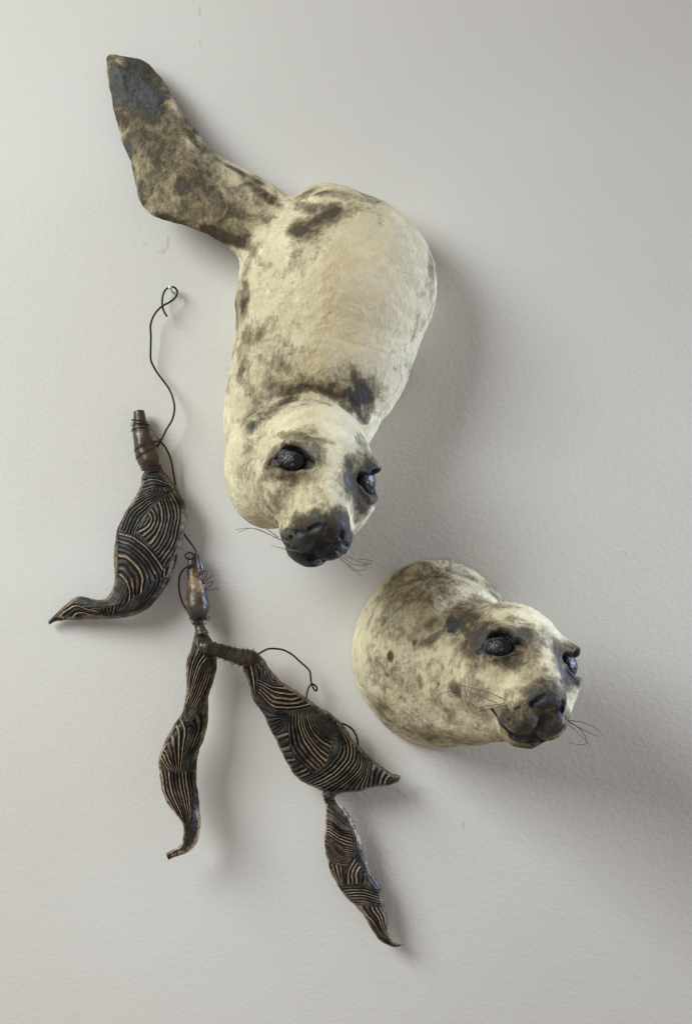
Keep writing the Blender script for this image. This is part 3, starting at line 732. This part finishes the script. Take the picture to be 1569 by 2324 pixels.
def stem(parent, axis, radii, mat=None, name='stem_bulb', amp=2.0, seed=0):
    c = spline(axis, 90); r = np.interp(np.linspace(0, 1, 90), np.linspace(0, 1, len(radii)), radii)
    r = np.convolve(np.pad(r, 3, 'edge'), np.ones(7) / 7, 'valid')
    V, Q = tube_mesh(c, r, 40)
    n = fbm(V, 18, 3, seed + 31) - 0.5
    cen = np.vstack([np.repeat(c, 40, 0), c[:1], c[-1:]]); dirv = V - cen; L = np.linalg.norm(dirv, axis=1)[:, None] + 1e-6
    V = V + dirv / L * (n * 2 * amp)[:, None]
    return mesh_obj(name, *tri_fix(V, Q), mat or M_BULB, parent)
def binding(parent, axis, radii, turns, r, slope=0.0, seed=0, extra=1.0, mat=None, name='binding_wire'):
    """thin wire wound round a stem"""
    rnd = np.random.RandomState(seed); m = turns * 26
    ax = spline(axis, m); rr = np.interp(np.linspace(0, 1, m), np.linspace(0, 1, len(radii)), radii)
    T = np.gradient(ax, axis=0); T /= np.linalg.norm(T, axis=1)[:, None]
    U = np.cross(T, [0, 0, 1.0]); U /= np.linalg.norm(U, axis=1)[:, None]; Vv = np.cross(T, U)
    th = np.linspace(0, 2 * np.pi * turns, m) + 0.4
    j = np.interp(np.arange(m), np.arange(0, m, 7), rnd.rand(len(np.arange(0, m, 7))) * 3.0 * extra)
    sl = np.interp(np.arange(m), np.arange(0, m, 13), (rnd.rand(len(np.arange(0, m, 13))) - 0.5) * 5 * extra)
    p = ax + (rr + r + j)[:, None] * (np.cos(th)[:, None] * U + np.sin(th)[:, None] * Vv) + T * (sl + slope * np.cos(th))[:, None]
    V, Q = tri_fix(*tube_mesh(p, r, 6)); return mesh_obj(name, V, Q, mat or M_THIN, parent)

zc = lambda ou, ov, k: (lambda L: [(ou + k * a, ov + k * b) for a, b in L])
Z1 = zc(94.14, 903.7, .26); Z6 = zc(313.8, 1230.1, .16); Z7 = zc(338.9, 1430.9, .384); Z8 = zc(690.3, 1757.2, .1783); ZW = zc(313.8, 627.6, .1945); Z9 = zc(564.8, 1443.5, .176)
def P3(conv, pts): return [P(*conv([(a, b)])[0], d) for a, b, d in pts]
KG = 'carved kelp pieces wired together on the wall'

# -- first pod, with the long neck and the tail bent to the left
k1 = thing('kelp_pod', 'plump dark carved kelp pod with its pointed tail bent to the left', 'kelp pod', P(345, 1230, 0), KG)
make_blade(k1, Z1,
    [(905, 620), (880, 690), (860, 770), (815, 860), (760, 950), (705, 1040), (665, 1130), (640, 1240), (630, 1350), (632, 1460), (635, 1570), (625, 1650), (590, 1720), (540, 1755), (460, 1755), (390, 1735), (330, 1725), (270, 1750), (190, 1820), (110, 1890), (58, 1950)],
    [(1035, 580), (1080, 650), (1160, 750), (1215, 840), (1250, 910), (1268, 1000), (1262, 1090), (1240, 1180), (1215, 1270), (1190, 1380), (1150, 1500), (1090, 1630), (1020, 1740), (930, 1830), (830, 1890), (700, 1915), (580, 1922), (450, 1925), (330, 1935), (220, 1930), (130, 1945), (70, 1975)],
    [34, 40, 46, 50, 50, 46, 38, 30, 24, 16], 30, [
        ([[(880, 690), (960, 665), (1050, 685), (1130, 740)], [(815, 858), (900, 810), (1000, 785), (1150, 790)]], [5], .35),
        ([[(690, 1145), (770, 990), (880, 890), (1000, 835), (1145, 795)], [(795, 1215), (830, 1120), (940, 970), (1040, 890), (1150, 805)]], [5], .3),
        ([[(815, 860), (900, 825), (1000, 800), (1145, 795)], [(690, 1145), (770, 990), (880, 890), (1000, 835), (1145, 797)]], [4], .3),
        ([[(1160, 805), (1228, 920), (1240, 1040), (1212, 1180), (1170, 1310), (1075, 1480)], [(1045, 890), (1068, 1030), (1045, 1150), (1000, 1250), (960, 1290)], [(925, 1010), (948, 1050), (925, 1095), (880, 1125), (840, 1150)]], [7, 5], .55),
        ([[(676, 1165), (800, 1195), (920, 1285), (1010, 1385), (1075, 1490)], [(668, 1330), (790, 1385), (880, 1480), (915, 1580), (890, 1690)], [(680, 1560), (735, 1620), (752, 1700), (738, 1780)]], [6, 5], .5),
        ([[(1000, 1560), (960, 1680), (850, 1800), (760, 1850)], [(1135, 1520), (1060, 1660), (960, 1785), (830, 1875)]], [4], .4),
        ([[(985, 1540), (1000, 1580)], [(1160, 1440), (1110, 1560)]], [5], .4),
        ([[(500, 1850), (545, 1910)], [(700, 1790), (650, 1890)]], [7], .4),
        ([[(110, 1905), (220, 1830), (290, 1795), (400, 1830), (500, 1855)], [(290, 1928), (335, 1885), (420, 1895), (545, 1915)]], [4], .6),
    ], rim=0.10, worn=.25)
ax1 = P3(Z1, [(850, 112, 26), (858, 180, 28), (868, 280, 30), (890, 390, 34), (915, 480, 38), (940, 550, 42), (960, 610, 44), (968, 650, 46)])
stem(k1, ax1, [11.5, 14, 18, 22.5, 25, 24, 17, 15])
binding(k1, P3(Z1, [(850, 170, 28), (858, 230, 28), (870, 285, 30)]), [14.5, 16.5, 19], 6, 0.75, 2.5, 1)
binding(k1, P3(Z1, [(890, 380, 34), (925, 500, 38)]), [23, 26], 2, 0.75, -9, 2)
binding(k1, P3(Z1, [(950, 590, 44), (962, 625, 44)]), [22, 18], 3, 0.7, 3, 3)
tube('binding_wire', P3(Z1, [(905, 195, 40), (935, 225, 42), (960, 265, 40), (985, 310, 40), (1010, 345, 38), (1035, 370, 36), (1000, 410, 34), (985, 390, 34), (1040, 355, 36), (1045, 385, 36), (1000, 375, 36)]), 0.85, M_THIN, k1, 6)

# -- second pod: glossy bulb above a long twisting blade
k2 = thing('kelp_pod', 'long twisting dark kelp blade hanging under a glossy brown bulb', 'kelp pod', P(430, 1620, 0), KG)
make_blade(k2, Z7,
    [(268, 10), (255, 70), (240, 120), (215, 200), (222, 300), (215, 400), (195, 480), (150, 550), (100, 640), (60, 740), (58, 850), (80, 960), (130, 1050), (190, 1130), (202, 1200), (180, 1265), (130, 1295), (98, 1318)],
    [(335, 5), (365, 50), (392, 100), (400, 200), (385, 280), (352, 380), (347, 480), (345, 560), (320, 640), (295, 720), (280, 800), (280, 880), (290, 960), (298, 1050), (305, 1120), (300, 1200), (270, 1270), (220, 1310), (160, 1332), (112, 1355)],
    [50, 56, 62, 66, 70, 76, 80, 84, 84, 80], 26, [
        ([[(262, 70), (235, 170), (222, 260), (224, 330)], [(345, 175), (305, 225), (262, 330), (215, 480)]], [6], .75),
        ([[(345, 175), (305, 225), (262, 330), (215, 480)], [(372, 210), (345, 330), (285, 440), (228, 545)]], [6], .5),
        ([[(190, 498), (226, 580), (208, 700), (192, 800), (185, 915)], [(62, 760), (90, 800), (140, 850), (185, 918)]], [8], .6),
        ([[(228, 560), (262, 590), (232, 700), (205, 850)], [(335, 450), (338, 540), (295, 650), (215, 800)]], [4], .5),
        ([[(62, 830), (85, 960), (140, 1060), (200, 1160)], [(245, 830), (258, 960), (252, 1110), (190, 1265)]], [11], .7),
    ], rim=0.08, worn=.45, curl=-.25, bare=(.1, .2, .3, .5, .75, 1, 1))
ax2 = P3(Z6, [(770, 195, 34), (785, 300, 36), (800, 450, 38), (815, 620, 42), (832, 800, 46), (842, 940, 50), (850, 1060, 52), (858, 1130, 54), (880, 1220, 56), (905, 1310, 60)])
stem(k2, ax2, [11, 14, 17, 20, 25, 26, 19, 11, 11, 16], seed=4)
stem(k2, P3(Z6, [(845, 200, 24), (865, 330, 26), (890, 470, 28), (900, 640, 32), (890, 800, 36)]), [7, 8, 9, 10, 8], M_BULB, 'stem_husk', seed=8)
binding(k2, P3(Z6, [(845, 1070, 52), (858, 1140, 54)]), [16, 11.5], 5, 0.8, 3.5, 5, 1.6)
for pts in ([(870, 520, 50), (895, 420, 50), (930, 405, 50), (940, 460, 48), (920, 540, 46)], [(930, 420, 48), (975, 405, 50), (980, 450, 52), (940, 540, 50), (880, 650, 46)],
            [(880, 650, 46), (930, 580, 50), (1045, 465, 56)], [(890, 590, 48), (960, 580, 50), (1050, 560, 54), (1055, 580, 54), (1000, 640, 52), (945, 660, 50)], [(890, 660, 48), (960, 680, 52), (1060, 665, 56), (1140, 652, 60)],
            [(740, 1080, 54), (735, 1110, 54), (760, 1130, 56), (770, 1170, 58), (800, 1150, 60)], [(960, 1110, 52), (1000, 1100, 54), (1010, 1060, 54), (985, 1060, 54), (970, 1100, 56)]):
    tube('binding_wire', P3(Z6, pts), 0.9, M_THIN, k2, 6)

# -- third pod: wire-bound stem and the big eye-patterned pod
k3 = thing('kelp_pod', 'large dark kelp pod carved with a nested oval, on a wire bound stem', 'kelp pod', P(720, 1680, 0), KG)
make_blade(k3, Z7,
    [(548, 200), (560, 250), (585, 310), (615, 410), (680, 500), (700, 560), (745, 640), (775, 710), (810, 780), (850, 845), (900, 890), (960, 920), (1030, 950), (1100, 955), (1170, 955), (1250, 945), (1330, 920), (1420, 910), (1470, 893)],
    [(610, 125), (660, 150), (710, 220), (770, 290), (840, 335), (910, 390), (980, 435), (1060, 485), (1120, 530), (1150, 560), (1200, 640), (1260, 700), (1300, 745), (1350, 785), (1400, 820), (1440, 845), (1478, 855), (1484, 868)],
    [70, 72, 70, 66, 62, 58, 54, 50, 46], 38, [
        ([[(556, 215), (585, 310), (625, 405)], [(630, 195), (655, 260), (648, 340), (632, 405)]], [4], .55),
        ([[(650, 200), (690, 240), (720, 300), (740, 310)], [(730, 230), (770, 290), (790, 305)]], [4], .7),
        ([[(650, 285), (730, 325), (800, 325), (850, 335)], [(645, 375), (720, 455), (830, 472), (978, 440)]], [6], .65),
        ([[(622, 415), (680, 440), (740, 480), (815, 490)], [(742, 612), (790, 570), (822, 500)]], [7], .3),
        ([[(742, 620), (790, 600), (818, 590)], [(785, 760), (848, 752)], [(880, 885), (965, 848)]], [5, 6], .35),
        ([[(825, 492), (818, 610), (850, 730), (965, 848)], [(890, 490), (900, 590), (960, 700), (1040, 790)], [(950, 500), (1000, 600), (1085, 650)]], [5, 6], .75),
        ([[(970, 470), (1080, 560), (1122, 650), (1112, 720), (1060, 790), (980, 850), (900, 885)], [(1140, 560), (1215, 670), (1225, 760), (1165, 845), (1080, 905), (1000, 938)]], [6], .65),
        ([[(1215, 670), (1262, 770), (1230, 850), (1110, 945)], [(1310, 780), (1300, 850), (1280, 935)], [(1440, 865), (1410, 880), (1400, 910)]], [6, 5], .6),
        ([[(1140, 560), (1215, 670), (1225, 760), (1165, 845), (1080, 905), (1000, 938)], [(1200, 650), (1262, 770), (1230, 850), (1110, 948)]], [3], .4),
    ], rim=0.07, worn=.35, groove=4.4)
ax3 = P3(Z7, [(300, 92, 92), (345, 100, 92), (400, 112, 90), (470, 135, 86), (540, 155, 82), (600, 165, 80), (640, 190, 78)])
stem(k3, ax3, [11, 15, 15, 16, 18.5, 19.5, 15], seed=12)
binding(k3, ax3[1:6], [15.5, 15.5, 17, 19, 20], 7, 0.85, 3, 9)
for pts in ([(800, 1370, 98), (810, 1330, 98), (860, 1340, 98), (890, 1380, 100)], [(850, 1400, 104), (940, 1385, 106), (1000, 1430, 108), (970, 1540, 108), (910, 1580, 106)], [(980, 1390, 104), (1000, 1440, 106), (960, 1500, 108)]):
    tube('binding_wire', P3(Z6, pts), 0.9, M_THIN, k3, 6)

# -- fourth pod: slim blade wired under the third
k4 = thing('kelp_pod', 'slim striped kelp blade hanging lowest, ending in a curved point', 'kelp pod', P(770, 1960, 0), KG)
make_blade(k4, Z8,
    [(262, 225), (240, 310), (272, 410), (275, 500), (265, 620), (255, 720), (255, 860), (270, 980), (295, 1100), (320, 1200), (365, 1310), (430, 1420), (500, 1530), (600, 1630), (690, 1720), (790, 1860), (870, 1990), (950, 2090), (1040, 2160), (1150, 2195), (1240, 2178)],
    [(405, 225), (430, 320), (500, 420), (570, 510), (625, 600), (670, 720), (710, 830), (740, 950), (780, 1070), (830, 1200), (900, 1320), (960, 1440), (985, 1550), (1020, 1670), (1045, 1790), (1060, 1900), (1080, 2010), (1130, 2120), (1180, 2155), (1230, 2160), (1266, 2156)],
    [54, 52, 50, 48, 46, 44, 42, 40, 38, 34], 17, [
        ([[(262, 260), (330, 390), (500, 540), (600, 660)], [(268, 570), (360, 600), (480, 690), (590, 712)]], [7], .8),
        ([[(266, 600), (350, 610), (470, 700), (592, 730)], [(300, 780), (420, 860), (500, 900), (600, 930)], [(420, 910), (500, 985), (605, 1010)]], [6, 3], .6),
        ([[(262, 780), (340, 880), (440, 1010), (580, 1060)], [(285, 980), (335, 1090), (420, 1145), (535, 1160)]], [6], .6),
        ([[(325, 1140), (380, 1290), (465, 1415)], [(532, 1170), (522, 1290), (530, 1400)]], [5], .8),
        ([[(535, 1395), (545, 1230), (625, 1050)], [(800, 1375), (800, 1330), (790, 1280)]], [6], .8),
        ([[(600, 740), (640, 960), (710, 1140), (820, 1290)], [(660, 740), (700, 960), (760, 1120), (830, 1240)]], [2], .8),
        ([[(460, 1435), (650, 1415), (800, 1430), (955, 1490)], [(590, 1635), (750, 1630), (860, 1650), (975, 1685)]], [7], .75),
        ([[(690, 1720), (850, 1960), (960, 2080), (1130, 2170)], [(650, 1665), (850, 1880), (960, 2030), (1120, 2135)], [(980, 1700), (1030, 1800), (1050, 1920), (1095, 2060)]], [3, 6], .8),
    ], rim=0.065, worn=.5, curl=.1, groove=3.0, bare=(1, 1, .8, .3, .1, .2, .2))
binding(k4, P3(Z8, [(330, 215, 62), (345, 245, 60)]), [15, 14], 4, 0.9, 2, 14, 1.4)
tube('binding_wire', P3(Z8, [(240, 225, 60), (260, 205, 66), (340, 225, 72), (430, 215, 74), (480, 190, 74), (490, 215, 72), (440, 250, 70), (420, 225, 66)]), 0.9, M_THIN, k4, 6)

# ---------------------------------------------------------------- wires and nail
wire1 = tube('hanging_wire', P3(ZW, [(335, 463, 30), (300, 405, 26), (280, 330, 22), (283, 240, 20), (310, 165, 19), (365, 120, 19), (425, 128, 19), (455, 180, 20), (430, 245, 24), (360, 300, 28), (270, 350, 30), (190, 440, 30), (145, 560, 28), (148, 700, 26), (145, 860, 22),
    (150, 980, 18), (215, 1110, 16), (300, 1225, 18), (365, 1320, 22), (410, 1440, 30), (422, 1550, 34), (395, 1670, 36), (330, 1780, 36), (270, 1900, 34), (215, 1990, 30)]), 2.35, M_WIRE, None, 10, 320)
wire1['label'] = 'black wire looped over the nail, dropping to the first kelp pod'; wire1['category'] = 'wire'
wire2 = tube('linking_wire', P3(ZW, [(185, 1925, 40), (250, 1925, 40), (310, 1985, 34), (365, 2090, 28), (395, 2200, 24), (415, 2323, 22)]) + P3(Z1, [(1190, 860, 20), (1220, 1000, 18), (1220, 1120, 20), (1245, 1185, 26), (1300, 1260, 34), (1340, 1320, 44), (1350, 1370, 52)])
    + P3(Z6, [(800, 215, 58), (740, 240, 60), (680, 225, 60), (668, 180, 60), (710, 148, 60), (780, 165, 60), (812, 215, 60), (805, 280, 58), (740, 325, 56), (650, 380, 50), (590, 470, 46), (575, 600, 42), (590, 740, 40), (630, 860, 40), (680, 950, 40), (730, 1040, 40)]), 2.2, M_WIRE, None, 10, 420)
wire2['label'] = 'black wire running behind the plump pod and curling around the glossy bulb'; wire2['category'] = 'wire'
wire3 = tube('curled_wire', P3(Z9, [(90, 245, 62), (150, 210, 60), (240, 165, 54), (340, 160, 48), (450, 180, 44), (560, 240, 40), (660, 330, 36), (740, 400, 34), (785, 460, 32), (795, 540, 32), (805, 610, 32), (840, 690, 32), (868, 700, 34), (872, 660, 36), (830, 620, 38), (795, 625, 40), (760, 680, 44), (742, 760, 50), (738, 830, 56)]), 2.1, M_WIRE, None, 10, 220)
wire3['label'] = 'black wire arching off the large pod with a tiny curl at its end'; wire3['category'] = 'wire'
wire4 = tube('short_wire', P3(Z9, [(1190, 1120, 40), (1250, 1145, 38), (1320, 1190, 36), (1370, 1260, 36), (1395, 1340, 38), (1405, 1420, 40)]), 2.2, M_WIRE, None, 10, 80)
wire4['label'] = 'short black wire bowing out beside the tail of the large pod'; wire4['category'] = 'wire'
nail = thing('wall_nail', 'small pale metal nail in the wall holding the wire loop', 'nail', P(389, 662, 0))
n0 = np.array(P(391, 663, -2.0)); n1 = np.array(P(386.5, 652, 26))
tube('shank', [n0, (n0 + n1) / 2, n1], 2.2, M_NAIL, nail, 10, 8)
tube('nail_head', [n1, n1 + (n1 - n0) * 0.06, n1 + (n1 - n0) * 0.10], [5.0, 5.0, 4.0], M_NAIL, nail, 14, 8)
